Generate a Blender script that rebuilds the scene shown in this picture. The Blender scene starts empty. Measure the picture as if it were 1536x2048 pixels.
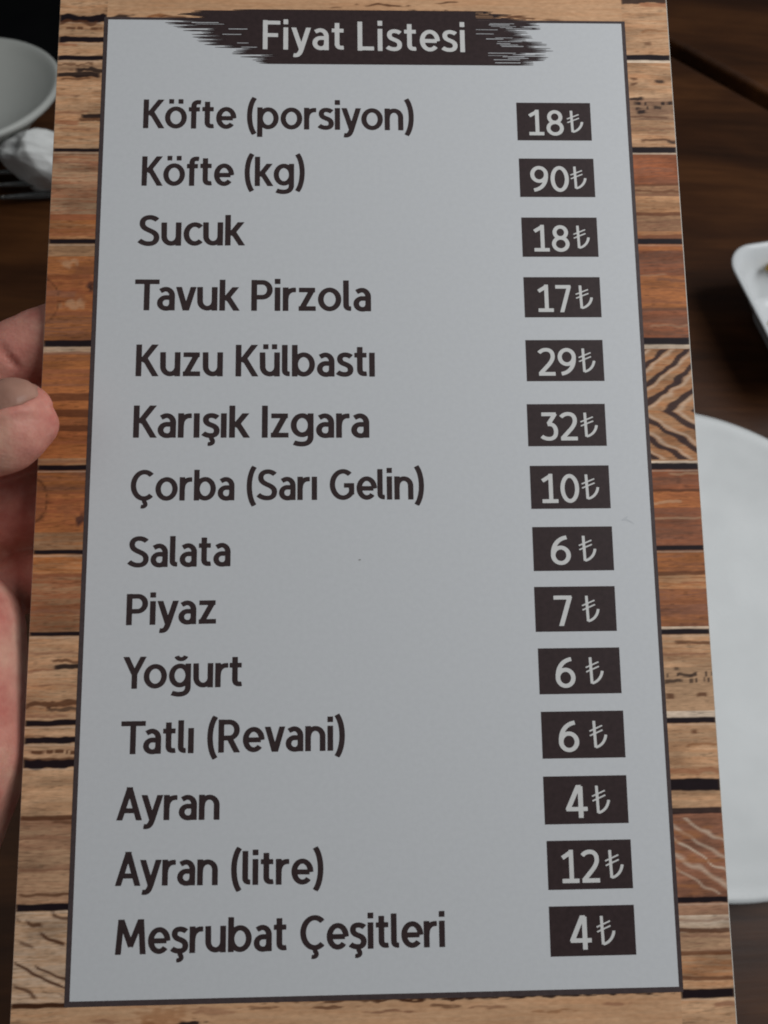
import bpy, bmesh, math, random
import numpy as np
from mathutils import Matrix, Vector
from mathutils.bvhtree import BVHTree
from mathutils.geometry import tessellate_polygon

scene = bpy.context.scene
COL = scene.collection
R = math.radians

# ------------------------------------------------------------------ camera
cam_d = bpy.data.cameras.new('camera')
cam = bpy.data.objects.new('camera', cam_d)
COL.objects.link(cam)
M = Matrix.Identity(4)
for i, row in enumerate([[0.9953331, 0.0, -0.0964984], [-0.0398908, 0.9105572, -0.4114538], [0.0878673, 0.4133830, 0.9063078]]):
    for j in range(3):
        M[i][j] = row[j]
M[2][3] = 0.3806493
cam.matrix_world = M
cam_d.sensor_width = 36.0
cam_d.sensor_fit = 'AUTO'
cam_d.lens = 29.11
cam_d.clip_start = 0.01
cam_d.clip_end = 20.0
cam_d.dof.use_dof = True
cam_d.dof.focus_distance = 0.195
cam_d.dof.aperture_fstop = 21.0
scene.camera = cam

# ------------------------------------------------------------------ world and light
world = bpy.data.worlds.new('World')
scene.world = world
world.use_nodes = True
bg = world.node_tree.nodes['Background']
bg.inputs['Color'].default_value = (0.80, 0.92, 1.0, 1)
bg.inputs['Strength'].default_value = 0.07


def area_light(name, loc, target, sx, sy, power, color):
    ld = bpy.data.lights.new(name, 'AREA')
    ld.shape = 'RECTANGLE'
    ld.size, ld.size_y = sx, sy
    ld.energy = power
    ld.color = color
    o = bpy.data.objects.new(name, ld)
    COL.objects.link(o)
    o.location = loc
    d = Vector(target) - Vector(loc)
    o.rotation_euler = d.to_track_quat('-Z', 'Y').to_euler()
    return o


area_light('window_light', (0.55, 0.20, 0.72), (0.03, 0.1, 0.2), 0.55, 0.55, 4.9, (0.97, 0.985, 1.0))
area_light('room_light', (-0.9, 0.1, 1.3), (0.0, 0.1, 0.1), 0.8, 0.8, 1.8, (1.0, 0.95, 0.9))

vs = scene.view_settings
vs.view_transform = 'Standard'
vs.look = 'None'
vs.exposure = 0.0
vs.gamma = 1.0
vs.use_curve_mapping = False
scene.display_settings.display_device = 'sRGB'
scene.cycles.max_bounces = 6
scene.cycles.filter_width = 1.9


# ------------------------------------------------------------------ helpers
def link(name, mesh, mat=None, parent=None, smooth=False):
    o = bpy.data.objects.new(name, mesh)
    COL.objects.link(o)
    if mat:
        mesh.materials.clear()
        mesh.materials.append(mat)
    if parent:
        o.parent = parent
    if smooth:
        for p in mesh.polygons:
            p.use_smooth = True
    return o


def tag(o, label=None, cat=None, group=None, kind=None):
    for k, v in (('label', label), ('category', cat), ('group', group), ('kind', kind)):
        if v:
            o[k] = v
    return o


def mesh_py(name, verts, faces):
    me = bpy.data.meshes.new(name)
    me.from_pydata([tuple(v) for v in verts], [], [tuple(f) for f in faces])
    me.update()
    return me


def bm_mesh(bm, name):
    me = bpy.data.meshes.new(name)
    bmesh.ops.recalc_face_normals(bm, faces=bm.faces)
    bm.to_mesh(me)
    bm.free()
    return me


class NT:
    """small wrapper to write node trees briefly"""
    def __init__(self, name):
        self.m = bpy.data.materials.new(name)
        self.m.use_nodes = True
        self.t = self.m.node_tree
        self.b = self.t.nodes['Principled BSDF']

    def n(self, typ, **kw):
        nd = self.t.nodes.new(typ)
        for k, v in kw.items():
            if hasattr(nd, k):
                setattr(nd, k, v)
            else:
                nd.inputs[k.replace('_', ' ')].default_value = v
        return nd

    def l(self, a, b):
        self.t.links.new(a, b)

    def coord(self, scale=(1, 1, 1), rot=(0, 0, 0), out='Object'):
        tc = self.n('ShaderNodeTexCoord')
        mp = self.n('ShaderNodeMapping')
        mp.inputs['Scale'].default_value = scale
        mp.inputs['Rotation'].default_value = rot
        self.l(tc.outputs[out], mp.inputs['Vector'])
        return mp.outputs['Vector']

    def noise(self, vec, scale, detail=4, rough=0.55, dist=0.0):
        nd = self.n('ShaderNodeTexNoise')
        nd.inputs['Scale'].default_value = scale
        nd.inputs['Detail'].default_value = detail
        nd.inputs['Roughness'].default_value = rough
        nd.inputs['Distortion'].default_value = dist
        self.l(vec, nd.inputs['Vector'])
        return nd.outputs['Fac']

    def ramp(self, fac, stops):
        nd = self.n('ShaderNodeValToRGB')
        e = nd.color_ramp.elements
        while len(e) < len(stops):
            e.new(0.5)
        for el, (p, c) in zip(e, stops):
            el.position = p
            el.color = (*c, 1)
        self.l(fac, nd.inputs['Fac'])
        return nd.outputs['Color']

    def mix(self, fac, a, b, mode='MIX'):
        nd = self.n('ShaderNodeMix')
        nd.data_type = 'RGBA'
        nd.blend_type = mode
        for s, v in ((0, fac), (6, a), (7, b)):
            if hasattr(v, 'is_linked'):
                self.l(v, nd.inputs[s])
            elif s == 0:
                nd.inputs[0].default_value = v
            else:
                nd.inputs[s].default_value = (*v, 1)
        return nd.outputs[2]

    def bump(self, h, strength, dist):
        nd = self.n('ShaderNodeBump')
        nd.inputs['Strength'].default_value = strength
        nd.inputs['Distance'].default_value = dist
        self.l(h, nd.inputs['Height'])
        self.l(nd.outputs['Normal'], self.b.inputs['Normal'])

    def base(self, v):
        if hasattr(v, 'is_linked'):
            self.l(v, self.b.inputs['Base Color'])
        else:
            self.b.inputs['Base Color'].default_value = (*v, 1)

    def set(self, **kw):
        for k, v in kw.items():
            self.b.inputs[k.replace('_', ' ')].default_value = v


def print_material(name, col, var=0.06, rough=0.5):
    a = NT(name)
    v = a.coord()
    f = a.noise(v, 900, 3)
    lo = tuple(c * (1 - var) for c in col)
    hi = tuple(min(1, c * (1 + var)) for c in col)
    a.base(a.ramp(f, [(0.3, lo), (0.7, hi)]))
    a.set(Roughness=rough, Specular_IOR_Level=0.25)
    a.bump(a.noise(v, 2500, 2), 0.05, 0.0002)
    return a.m


M_PANEL = print_material('panel_paper', (0.655, 0.665, 0.678), 0.02)
M_INK = print_material('brown_ink', (0.042, 0.026, 0.026), 0.15)
M_BORDER = print_material('border_ink', (0.070, 0.050, 0.050), 0.15)
M_NUM = print_material('number_print', (0.72, 0.71, 0.69), 0.03)
M_BOARD = print_material('card_edge', (0.62, 0.58, 0.52), 0.08, 0.8)


def wood_print_material():
    a = NT('wood_print')
    at = a.n('ShaderNodeAttribute')
    at.attribute_name = 'plank'
    f = a.noise(a.coord((0.35, 1, 1)), 1400, 4)
    g = a.ramp(f, [(0.25, (0.84, 0.82, 0.80)), (0.75, (1.14, 1.14, 1.13))])
    a.base(a.mix(1.0, at.outputs['Color'], g, 'MULTIPLY'))
    a.set(Roughness=0.55, Specular_IOR_Level=0.15)
    return a.m


# ------------------------------------------------------------------ table, neighbouring table, floor
def wood_table_material(name, rot):
    a = NT(name)
    v = a.coord((0.22, 1, 1), (0, 0, rot))
    f1 = a.noise(v, 28, 6, 0.6, 0.6)
    f2 = a.noise(a.coord((0.04, 1, 1), (0, 0, rot)), 260, 4, 0.6)
    f3 = a.noise(a.coord((0.5, 1, 1), (0, 0, rot)), 7, 3)
    c = a.ramp(f1, [(0.28, (0.022, 0.0085, 0.0035)), (0.5, (0.056, 0.0205, 0.0070)), (0.66, (0.092, 0.035, 0.0112)), (0.8, (0.135, 0.048, 0.0145))])
    g = a.ramp(f2, [(0.3, (0.78, 0.76, 0.74)), (0.7, (1.18, 1.18, 1.18))])
    h = a.ramp(f3, [(0.35, (0.75, 0.72, 0.7)), (0.65, (1.15, 1.15, 1.12))])
    a.base(a.mix(1.0, a.mix(1.0, c, g, 'MULTIPLY'), h, 'MULTIPLY'))
    a.set(Roughness=0.42, Specular_IOR_Level=0.22)
    a.bump(f2, 0.12, 0.0006)
    return a.m


M_TABLE = wood_table_material('dark_varnished_wood', R(4))
M_TABLE2 = wood_table_material('dark_wood_beyond', R(32))


def rounded_slab(pts, radii, z0, z1, bevel):
    """horizontal slab with an outline of rounded corners and a bevelled top edge"""
    n = len(pts)
    loop = []
    for i in range(n):
        p, a, b = Vector(pts[i]), Vector(pts[i - 1]), Vector(pts[(i + 1) % n])
        da, db = (a - p).normalized(), (b - p).normalized()
        r = radii[i]
        half = da.angle(db) / 2
        t = r / math.tan(half)
        c = p + (da + db).normalized() * (r / math.sin(half))
        s, e = p + da * t - c, p + db * t - c
        a0, a1 = math.atan2(s.y, s.x), math.atan2(e.y, e.x)
        d = (a1 - a0 + math.pi) % (2 * math.pi) - math.pi
        for k in range(9):
            an = a0 + d * k / 8
            loop.append(c + Vector((math.cos(an), math.sin(an))) * r)
    m = len(loop)
    ctr = sum(loop, Vector((0, 0))) / m

    def inset(dist):
        out = []
        for i in range(m):
            tg = (loop[(i + 1) % m] - loop[i - 1]).normalized()
            nr = Vector((-tg.y, tg.x))
            if nr.dot(ctr - loop[i]) < 0:
                nr = -nr
            out.append(loop[i] + nr * dist)
        return out
    bm = bmesh.new()
    rings = []
    prof = [(0, z0)] + [(bevel * (1 - math.cos(k * math.pi / 8)), z1 - bevel + bevel * math.sin(k * math.pi / 8)) for k in range(5)]
    for d, z in prof:
        rings.append([bm.verts.new((p.x, p.y, z)) for p in inset(d)])
    for ra, rb in zip(rings, rings[1:]):
        for i in range(m):
            bm.faces.new((ra[i], ra[(i + 1) % m], rb[(i + 1) % m], rb[i]))
    bm.faces.new(rings[-1])
    bm.faces.new(list(reversed(rings[0])))
    return bm


u = Vector((math.cos(R(-39.3)), math.sin(R(-39.3))))       # along the right far edge of the table
w = Vector((u.y, -u.x)) * 1.0                               # towards the diner
if w.y > 0:
    w = -w
E0 = Vector((0.2582, 0.5340))
L0 = Vector((-0.15, 0.505))
corner = E0 + u * (L0 - E0).dot(u)
tp = [corner, corner + u * 1.1, corner + u * 1.1 + w * 1.25, corner + w * 1.25]
tb = rounded_slab(tp, [0.02, 0.03, 0.03, 0.03], -0.035, 0.0, 0.007)
table = link('wooden_table', bm_mesh(tb, 'wooden_table'), M_TABLE)
tag(table, 'dark brown varnished wooden table under the plates and menu', 'table')
table.data.polygons.foreach_set('use_smooth', [False] * len(table.data.polygons))

g0 = E0 - w * 0.0155 + u * (-0.12)
tp2 = [g0, g0 + u * 1.0, g0 + u * 1.0 - w * 0.7, g0 - w * 0.7]
t2 = link('neighbouring_table', bm_mesh(rounded_slab(tp2, [0.01] * 4, -0.035, -0.001, 0.004), 'neighbouring_table'), M_TABLE2)
tag(t2, 'second dark wooden table beyond the narrow black gap', 'table')

a = NT('dark_floor')
a.base(a.ramp(a.noise(a.coord(), 9, 4), [(0.3, (0.006, 0.006, 0.007)), (0.7, (0.012, 0.012, 0.012))]))
a.set(Roughness=0.8, Specular_IOR_Level=0.1)
fl = link('floor', mesh_py('floor', [(-3, -3, -0.75), (3, -3, -0.75), (3, 3, -0.75), (-3, 3, -0.75)], [(0, 1, 2, 3)]), a.m)
tag(fl, kind='structure')

# ------------------------------------------------------------------ the menu card: frame of the card in metres
CARD = Matrix(((0.997641, 0.001589, -0.068622, 0.015408), (-0.020462, 0.961160, -0.275234, 0.087294),
               (0.065519, 0.275989, 0.958925, 0.213729), (0, 0, 0, 1)))
menu = bpy.data.objects.new('menu_card', None)
menu.empty_display_size = 0.02
COL.objects.link(menu)
menu.matrix_world = CARD
tag(menu, 'Turkish price list card with wood plank print border held in a hand', 'menu')
MM = 0.001
HX, HY = 75.4, 124.0          # half size of the card
PX, PY = 63.75, 112.36        # half size of the white panel

# board
bm = bmesh.new()
rings = []
for x, z in ((0.25, -1.3), (0.0, -1.1), (0.0, -0.25), (0.12, -0.1)):
    hx, hy = HX - x, HY - x
    rings.append([bm.verts.new((sx * hx * MM, sy * hy * MM, z * MM)) for sx, sy in ((-1, -1), (1, -1), (1, 1), (-1, 1))])
for ra, rb in zip(rings, rings[1:]):
    for i in range(4):
        bm.faces.new((ra[i], ra[(i + 1) % 4], rb[(i + 1) % 4], rb[i]))
bm.faces.new(rings[-1])
bm.faces.new(list(reversed(rings[0])))
link('board', bm_mesh(bm, 'board'), M_BOARD, menu)

# ---- printed wood planks: one fine mesh with the print's own colours
rng = np.random.RandomState(7)
_perm = rng.rand(64, 512)


def vnoise(x, y, k):
    """smooth value noise, periodic"""
    t = _perm[k % 64]
    xi, yi = np.floor(x).astype(int), np.floor(y).astype(int)
    fx, fy = x - xi, y - yi
    fx, fy = fx * fx * (3 - 2 * fx), fy * fy * (3 - 2 * fy)
    h = lambda i, j: t[(i * 73 + j * 179 + (i * j) % 37 * 11) % 512]
    return (h(xi, yi) * (1 - fx) + h(xi + 1, yi) * fx) * (1 - fy) + (h(xi, yi + 1) * (1 - fx) + h(xi + 1, yi + 1) * fx) * fy


def grain(x, y, k):
    y = y + .22 * (vnoise(x / 6, y / 3, k + 5) - .5)
    return (.26 * vnoise(x / 16, y / 1.1, k) + .30 * vnoise(x / 9, y / .42, k + 1) + .28 * vnoise(x / 5, y / .24, k + 2)
            + .16 * vnoise(x / .9, y / .2, k + 3))


TAN, ORA, BRN, RED, GRY, LGT = (np.array(c) for c in
    ((.62, .405, .265), (.49, .225, .115), (.30, .145, .095), (.38, .155, .09), (.50, .325, .215), (.74, .60, .48)))
DARK = np.array((.014, .008, .010))
DBR = np.array((.11, .045, .025))
PUR = np.array((.27, .14, .10))

# bands: (top y, bottom y, colour, streak colour, streak amount)
BANDS_L = [(124, 106.6, TAN, ORA, .45), (106.6, 101.7, TAN, ORA, .4), (101.7, 97.1, TAN, BRN, .4), (97.1, 77.5, TAN, ORA, .55),
           (77.5, 61, GRY * .9, RED, .7), (61, 59.5, RED, ORA, .5), (59.5, 54.3, ORA * 1.1, TAN, .6), (54.3, 50.5, GRY, TAN, .6),
           (50.5, 46, ORA, BRN, .7), (46, 36.4, RED, ORA, .8), (36.4, 29.2, ORA * .85, PUR, .8), (29.2, 26.8, LGT * .8, TAN, .5),
           (26.8, 17.3, ORA, BRN, .6), (17.3, 8.5, ORA, BRN, .5), (8.5, 2.2, ORA, RED, .6), (2.2, .1, GRY, ORA, .5),
           (.1, -5.6, ORA * .8, PUR, .7), (-5.6, -14.5, RED, ORA, .9), (-14.5, -19, GRY * .9, ORA, .6), (-19, -24.1, ORA * 1.08, TAN, .6),
           (-24.1, -37, GRY * .85, RED, .75), (-37, -56, TAN * .95, ORA, .5), (-56, -59.6, TAN, ORA, .4), (-59.6, -64.4, TAN, BRN, .4),
           (-64.4, -75.5, TAN * 1.02, ORA, .25), (-75.5, -80, GRY * .8, BRN, .6), (-80, -93.6, GRY, BRN, .45), (-93.6, -112.6, GRY * 1.12, LGT, .5), (-112.6, -125, TAN, ORA, .35)]
BANDS_R = [(125, 102.9, TAN, ORA, .4), (102.9, 101.4, LGT * 1.1, LGT, .2), (101.4, 92, TAN, ORA, .5), (92, 86, GRY, PUR, .5), (86, 78.1, TAN, ORA, .5),
           (78.1, 77, LGT, TAN, .4), (77, 69, RED * 1.15, PUR, .7), (69, 66, GRY * .85, BRN, .6), (66, 61.4, TAN * 1.1, ORA, .5), (61.4, 57, GRY * .8, PUR, .5),
           (57, 54.5, ORA, GRY, .6), (54.5, 52, ORA, RED, .5), (52, 45.7, PUR, RED, .7), (45.7, 37.2, ORA, BRN, .65), (37.2, 29.4, PUR * 1.05, RED, .7),
           (29.4, 27.6, LGT, LGT, .3), (27.6, .8, TAN * .85, ORA, .6), (.8, -.4, LGT, LGT, .3), (-.4, -6.1, RED * .9, PUR, .8), (-6.1, -10.2, ORA * 1.05, RED, .6),
           (-10.2, -19.3, PUR, RED, .6), (-19.3, -25.1, ORA * .95, PUR, .6), (-25.1, -28.6, TAN, ORA, .7), (-28.6, -37, PUR * 1.2, ORA, .65), (-37, -38, LGT, TAN, .3),
           (-38, -46, TAN, ORA, .5), (-46, -55.5, TAN * .9, GRY, .5), (-55.5, -57.2, LGT * 1.05, LGT, .2), (-57.2, -70.5, TAN * 1.04, ORA, .4), (-70.5, -77, TAN, ORA, .3),
           (-77, -94.8, BRN * 1.25, PUR, .6), (-94.8, -98, PUR * 1.25, GRY, .5), (-98, -101.5, LGT * .85, GRY, .5), (-101.5, -105.5, GRY, PUR, .6), (-105.5, -110.4, GRY * 1.05, ORA, .7),
           (-110.4, -113.3, TAN, ORA, .5), (-113.3, -125, TAN * 1.03, ORA, .35)]
RB = np.array((.90, .82, .76))      # the redder, darker planks in the middle of both sides
BANDS_L = [(p[0], p[1], p[2] * RB, p[3] * RB, p[4]) if 62 > p[0] > -25 else p for p in BANDS_L]
BANDS_R = [(p[0], p[1], p[2] * RB, p[3] * RB, p[4]) if 79 > p[0] > -30 and p[2].mean() < .55 else p for p in BANDS_R]
# dark lines: (y, half thickness, strength, colour, waviness, x from 0..1 to 0..1 across the strip, slope)
D, B_ = DARK, DBR
LINES_L = [(112.3, .75, 1, D, .5, 0, 1), (111.1, .35, .8, B_, .6, 0, .8), (109.7, .3, .8, B_, .2, .05, .9, 'dash'), (106.6, .62, 1, D, .25, 0, 1), (105.2, .3, .7, RED, .3, 0, .4),
           (101.7, .5, 1, D, .1, 0, 1), (99.9, .3, .7, B_, .7, 0, .75), (98.6, .36, .9, D, .6, .4, 1), (97.2, .5, .95, D, .35, 0, .9), (96.2, .2, .7, B_, .3, .1, .7), (91.8, .18, .5, BRN, .2, 0, .5),
           (87.4, .22, .6, BRN, .4, 0, .7), (86.5, .45, .95, D, .3, .55, 1), (85.3, .3, .8, B_, .4, .5, 1), (84.6, .4, .7, RED, .4, 0, .5), (83, .2, .5, BRN, .2, .1, .9), (77.5, .36, 1, D, .05, 0, 1),
           (74, .2, .4, PUR, .4, .1, 1), (71.5, .2, .4, TAN, .2, 0, 1), (69.8, .2, .4, TAN, .2, 0, 1), (66.5, .25, .4, RED, .3, 0, .9), (60.3, .5, .75, RED, .15, 0, 1), (57.2, .3, .5, RED, .15, 0, 1), (56, .3, .6, RED, .15, 0, 1), (54.3, .5, 1, D, .05, 0, 1),
           (41.5, .5, .5, PUR, .5, 0, .6), (36.5, .4, .8, RED * .8, .1, .2, 1), (34.6, .25, .5, BRN, .1, 0, 1), (29.3, .66, 1, D, .05, 0, 1), (26.9, .3, .8, BRN, .1, 0, 1), (22.6, .35, .7, RED, .1, 0, 1), (21, .3, .7, RED, .1, 0, 1), (19.4, .2, .6, BRN, .1, 0, 1),
           (16.5, .75, .9, DBR * 1.6, .15, 0, 1), (12.7, .72, .95, DBR * 1.4, .1, 0, 1), (9.2, .6, .95, DBR * 1.5, .1, 0, 1), (6, .25, .5, RED, .1, 0, 1), (1.5, .2, .5, BRN, .1, 0, 1), (.1, .5, 1, D, .05, 0, 1),
           (-5.7, .25, .7, RED * .7, .1, .2, 1), (-19, .42, 1, D, .05, 0, 1), (-24.2, .3, .8, RED * .8, .15, 0, 1), (-29, .3, .5, RED, .2, 0, 1), (-32, .25, .5, PUR, .4, 0, 1), (-37, .38, 1, D, .05, 0, 1),
           (-41.2, .2, .6, BRN, .3, 0, 1), (-42.9, .25, .8, B_, .4, .45, 1), (-44.2, .42, .95, D, .3, .5, 1), (-44.9, .25, .6, BRN, .5, 0, .5), (-48, .2, .4, BRN, .2, .1, 1), (-52.2, .45, .85, B_, .6, 0, 1), (-53.3, .3, .7, D, .5, .4, 1), (-54.6, .25, .6, BRN, .4, 0, .8),
           (-56, .52, 1, D, .1, 0, 1), (-59.6, .58, 1, D, .3, 0, 1), (-58.8, .2, .6, B_, .3, 0, .4), (-62.1, .3, .9, B_, .2, .05, 1, 'dash'), (-63.6, .3, .8, B_, .3, 0, 1), (-64.5, .72, 1, D, .4, 0, 1),
           (-75.6, .42, .9, B_, .1, 0, 1), (-76.5, .25, .6, B_, .2, .6, 1), (-81.5, .4, .35, BRN, .5, 0, 1), (-86, .3, .4, BRN, .3, 0, 1), (-91.1, .24, .8, B_, .2, .05, 1), (-93.6, .62, 1, D, .12, 0, 1), (-112.7, .4, 1, DBR * .6, .1, 0, 1)]
LINES_R = [(118.6, .7, .9, D, .4, 0, 1), (117.6, .4, .6, RED, .4, .4, 1), (110, .22, .6, ORA * .7, .4, .4, 1), (106.6, .35, .7, B_, .3, .45, .6), (102.9, .62, 1, D, .08, 0, 1), (97.3, .3, .8, B_, .3, .1, .25), (96.4, .34, .85, D, .4, .62, .82), (95.8, .3, .8, B_, .3, .1, .25),
           (91.6, .3, .9, D, .3, .05, .35), (90.4, .34, .9, D, .3, .02, .98, 'dash'), (89.2, .28, .8, D, .4, .1, .85, 'dash'), (88, .34, .9, D, .3, .2, .38), (86.7, .2, .6, B_, .3, 0, .85), (83.7, .2, .5, BRN, .1, 0, 1), (82.6, .2, .4, BRN, .2, .4, .8),
           (80.5, .24, .8, B_, .4, .25, 1), (80.2, .3, .8, D, .4, .8, 1), (78.1, .66, 1, D, .05, 0, 1), (76.4, .3, .6, RED * .8, .1, 0, 1), (73, .3, .4, PUR, .5, .2, .9), (69, .3, .8, B_ * 1.5, .15, 0, 1), (67.3, .24, .7, B_ * 1.5, .4, 0, 1), (66.3, .24, .6, BRN, .4, 0, 1),
           (61.4, .36, .85, B_ * 1.5, .15, 0, 1), (58.4, .2, .5, BRN, .4, 0, .7), (55.4, .5, .8, RED * .6, .3, 0, 1), (54.4, .6, 1, D, .08, 0, 1), (53.2, .2, .6, RED, .2, 0, 1), (49.7, .3, .6, BRN * .7, .5, .3, 1), (45.9, .2, .35, GRY, .3, 0, .6), (44.6, .3, .7, BRN * .7, .3, .4, 1),
           (37.3, .3, .8, BRN * .6, .1, 0, 1), (35.6, .3, .6, RED * .6, .4, .1, .8), (33.2, .2, .35, GRY, .4, .2, 1), (31.6, .3, .6, BRN * .6, .6, 0, .9), (29.5, .7, 1, D, .06, 0, 1), (-.55, .62, 1, D, .08, 0, 1), (-2.2, .2, .5, GRY, .4, .4, 1), (-3.6, .25, .7, BRN * .6, .4, 0, .6),
           (-6.2, .25, .85, DBR, .1, 0, 1), (-9, .25, .6, TAN, .3, 0, .6), (-12.6, .2, .6, GRY, .2, 0, 1), (-16, .3, .6, BRN * .6, .5, 0, .8), (-19.4, .45, 1, D, .05, 0, 1), (-21.4, .2, .5, BRN, .3, 0, .6), (-25.1, .36, .85, DBR * 1.3, .15, 0, 1), (-27.3, .2, .6, RED, .2, .5, 1), (-31.6, .3, .6, RED * .7, .1, 0, 1), (-35.9, .22, .6, ORA * .6, .2, 0, 1),
           (-38.2, .5, 1, D, .06, 0, 1), (-40.6, .3, .8, B_, .4, .3, 1), (-43.2, .2, .6, BRN, .2, 0, .9), (-47.8, .36, .85, D, .4, .1, 1, 'dash'), (-49, .3, .8, D, .3, .05, .4), (-48.9, .34, .85, D, .3, .5, 1, 'dash'), (-46.3, .3, .7, D, .2, .25, .35), (-52.4, .5, .85, B_, .2, .06, .22), (-52.1, .36, .85, B_, .3, .65, .85),
           (-57.5, .52, 1, D, .06, 0, 1), (-60.2, .4, .75, B_ * 1.4, .2, .5, .62), (-62.9, .2, .6, ORA * .6, .3, .4, 1), (-68.4, .4, .5, RED, .5, 0, 1), (-71.2, 1.05, 1, D, .1, 0, 1), (-76.6, .55, .95, D * 1.5, .1, 0, 1), (-94.9, .5, 1, D, .08, 0, 1),
           (-99, .2, .5, PUR, .2, 0, 1), (-101, .38, .9, DBR, .15, 0, 1), (-105.5, .36, .8, B_ * 1.4, .15, 0, 1), (-110.5, .33, .8, B_ * 1.4, .2, 0, 1), (-113.5, .75, 1, D, .12, 0, 1), (-115.8, .35, .7, BRN, .3, .6, 1)]


def rich(col):
    l = col.mean(-1, keepdims=True)
    return np.clip(l + (col - l) * 1.2, .006, .95)


def plank_print(x, y, side):
    """albedo of the printed planks at x, y (mm) on the card"""
    bands, lines = (BANDS_L, LINES_L) if side == 'L' else (BANDS_R, LINES_R)
    x0, x1 = (-HX, -PX) if side == 'L' else (PX, HX)
    k0 = 0 if side == 'L' else 30
    tx = np.clip((x - x0) / (x1 - x0), 0, 1)
    col = np.zeros(x.shape + (3,))
    wob = (vnoise(x / 5, y / 2.5, k0 + 20) - .5) * .5
    for i, (a_, b_, c, s, amt) in enumerate(bands):
        m = (y <= a_) & (y > b_)
        if not m.any():
            continue
        g = grain(x[m] + i * 13.7, y[m] + i * 5.3 + wob[m], k0 + (i * 3) % 27)
        g = np.clip((g - .34) / .30, 0, 1)
        f2 = .6 * vnoise(x[m] / 7 + i * 3.1, y[m] / 1.3, k0 + 24) + .4 * vnoise(x[m] / 1.2, y[m] / .3, k0 + 25)
        v = c * (1 - amt * g[:, None]) + s * (amt * g[:, None])
        v = v * (.76 + .46 * f2[:, None])
        # weathering in long soft patches, then open pores
        wz = vnoise(x[m] / 10 + i * 7.7, y[m] / 2.2 + i, k0 + 27)
        v = v * (1.08 - .34 * np.clip((wz - .45) / .4, 0, 1)[:, None]) 
        p = vnoise(x[m] / 1.6, y[m] / .22, k0 + 26)
        v = v * (1 - .30 * np.clip((p - .70) / .2, 0, 1)[:, None])
        col[m] = v

    def blend(mask, c):
        mk = np.clip(mask, 0, 1)[..., None]
        col[:] = col * (1 - mk) + np.asarray(c) * mk
    if side == 'R':          # knot plank: fans of dark growth rings above and below its middle
        m = (y < 27.4) & (y > 1.0)
        xx = x - x0
        wv = (vnoise(x / 2.2, y / 1.6, 51) - .5) * 1.1
        up = (y - 12.6) - (.55 + .020 * np.abs(y - 12.6)) * xx + wv
        dn = (12.2 - y) - (.52 + .012 * np.abs(y - 12.2)) * xx + wv
        t = np.where(y > 12.4, up, dn)
        ph = (t / 4.3 + .12) % 1.0
        wd = .25 + .14 * (vnoise(x / 3, y / 3, 52) - .5)
        st = np.clip(1 - np.abs(ph - .5) / wd * 1.15, 0, 1) * 2.4
        blend(np.where(m, np.clip(st, 0, .92), 0), DARK * 1.9)
        hl = np.clip(1 - np.abs(((t / 4.3 + .42) % 1.0) - .5) / .16, 0, 1)
        blend(np.where(m, hl * .55, 0), LGT)
        # pale diagonal scratches on the lower reddish plank
        m = (y < -78) & (y > -94)
        q = y + .62 * xx + (vnoise(x / 2.5, y / 2.5, 53) - .5) * 1.3
        for qc, hw, s in ((-79.5, .55, .7), (-83.0, .8, .6), (-85.8, .45, .9), (-88.6, .9, .65), (-91.5, .5, .55)):
            blend(np.where(m, np.clip(1 - np.abs(q - qc - 3.5) / hw, 0, 1) * s, 0), LGT)
        blend(np.where(m, np.clip((vnoise(x / 4, y / 1.0, 54) - .6) * 3, 0, .6), 0), ORA * .8)
    else:
        m = (y < -94.0) & (y > -112.3)
        xx = x - x0
        wv = (vnoise(x / 2.0, y / 1.6, 55) - .5) * 1.2
        q = y + .58 * xx - .012 * xx * xx + wv
        for qc, hw, s, a0, a1 in ((-91.0, .55, .8, 7, 12), (-94.6, .6, .85, 2, 6), (-96.4, .62, .95, 5, 11), (-99.5, .6, .7, 0.8, 4.5), (-102.5, .4, .9, 4.2, 12), (-104.2, .5, .95, 0, 12),
                                  (-108.2, .7, .85, 0, 5.5), (-110.4, .35, .7, 5, 12), (-95.5, .5, .8, 0, 1.6), (-106.4, .3, .35, 6, 12)):
            e = np.clip((xx - a0) / .8, 0, 1) * np.clip((a1 - xx) / .8, 0, 1)
            blend(np.where(m, np.clip(1.5 * (1 - np.abs(q - qc) / hw), 0, 1) * s * e, 0), DBR * .8)
        for kx, ky, rx, ry, c, s in ((-65.2, 43.2, .9, 1.5, DARK * 2, .9), (-66.6, 46.5, 2.6, 3.2, RED * .7, .6), (-68.5, 40.5, 2.5, 1.2, RED * .8, .6), (-65.4, -11.6, 1.2, 1.5, DARK * 2.4, .85), (-67.5, -9.5, 3, 2.2, RED * .75, .5),
                                     (-70.5, 49, 2, 1.2, TAN, .5), (-69, 38.8, 2.8, 1.3, TAN, .5)):
            d = np.hypot((x - kx) / rx, (y - ky) / ry) + (vnoise(x / .9, y / .9, 57) - .5) * 1.1
            blend(np.clip(1.6 - 1.4 * d, 0, 1) * s, c)
        for kx, ky, r in ((-76.6, 39.6, 4.3), (-77.0, -7.4, 4.2)):    # edge of a knot cut by the card's edge
            d = np.abs(np.hypot((x - kx), (y - ky) * .78) - r)
            d = d + (vnoise(x / .7, y / .7, 58) - .5) * .5
            blend(np.clip(1 - d / .45, 0, 1) * .85, DBR)
            blend(np.clip((r - np.hypot((x - kx), (y - ky) * .78)) * 1.2, 0, 1) * (.25 + .5 * vnoise(x / 1.2, y / .5, 59)), RED * .75)
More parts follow.
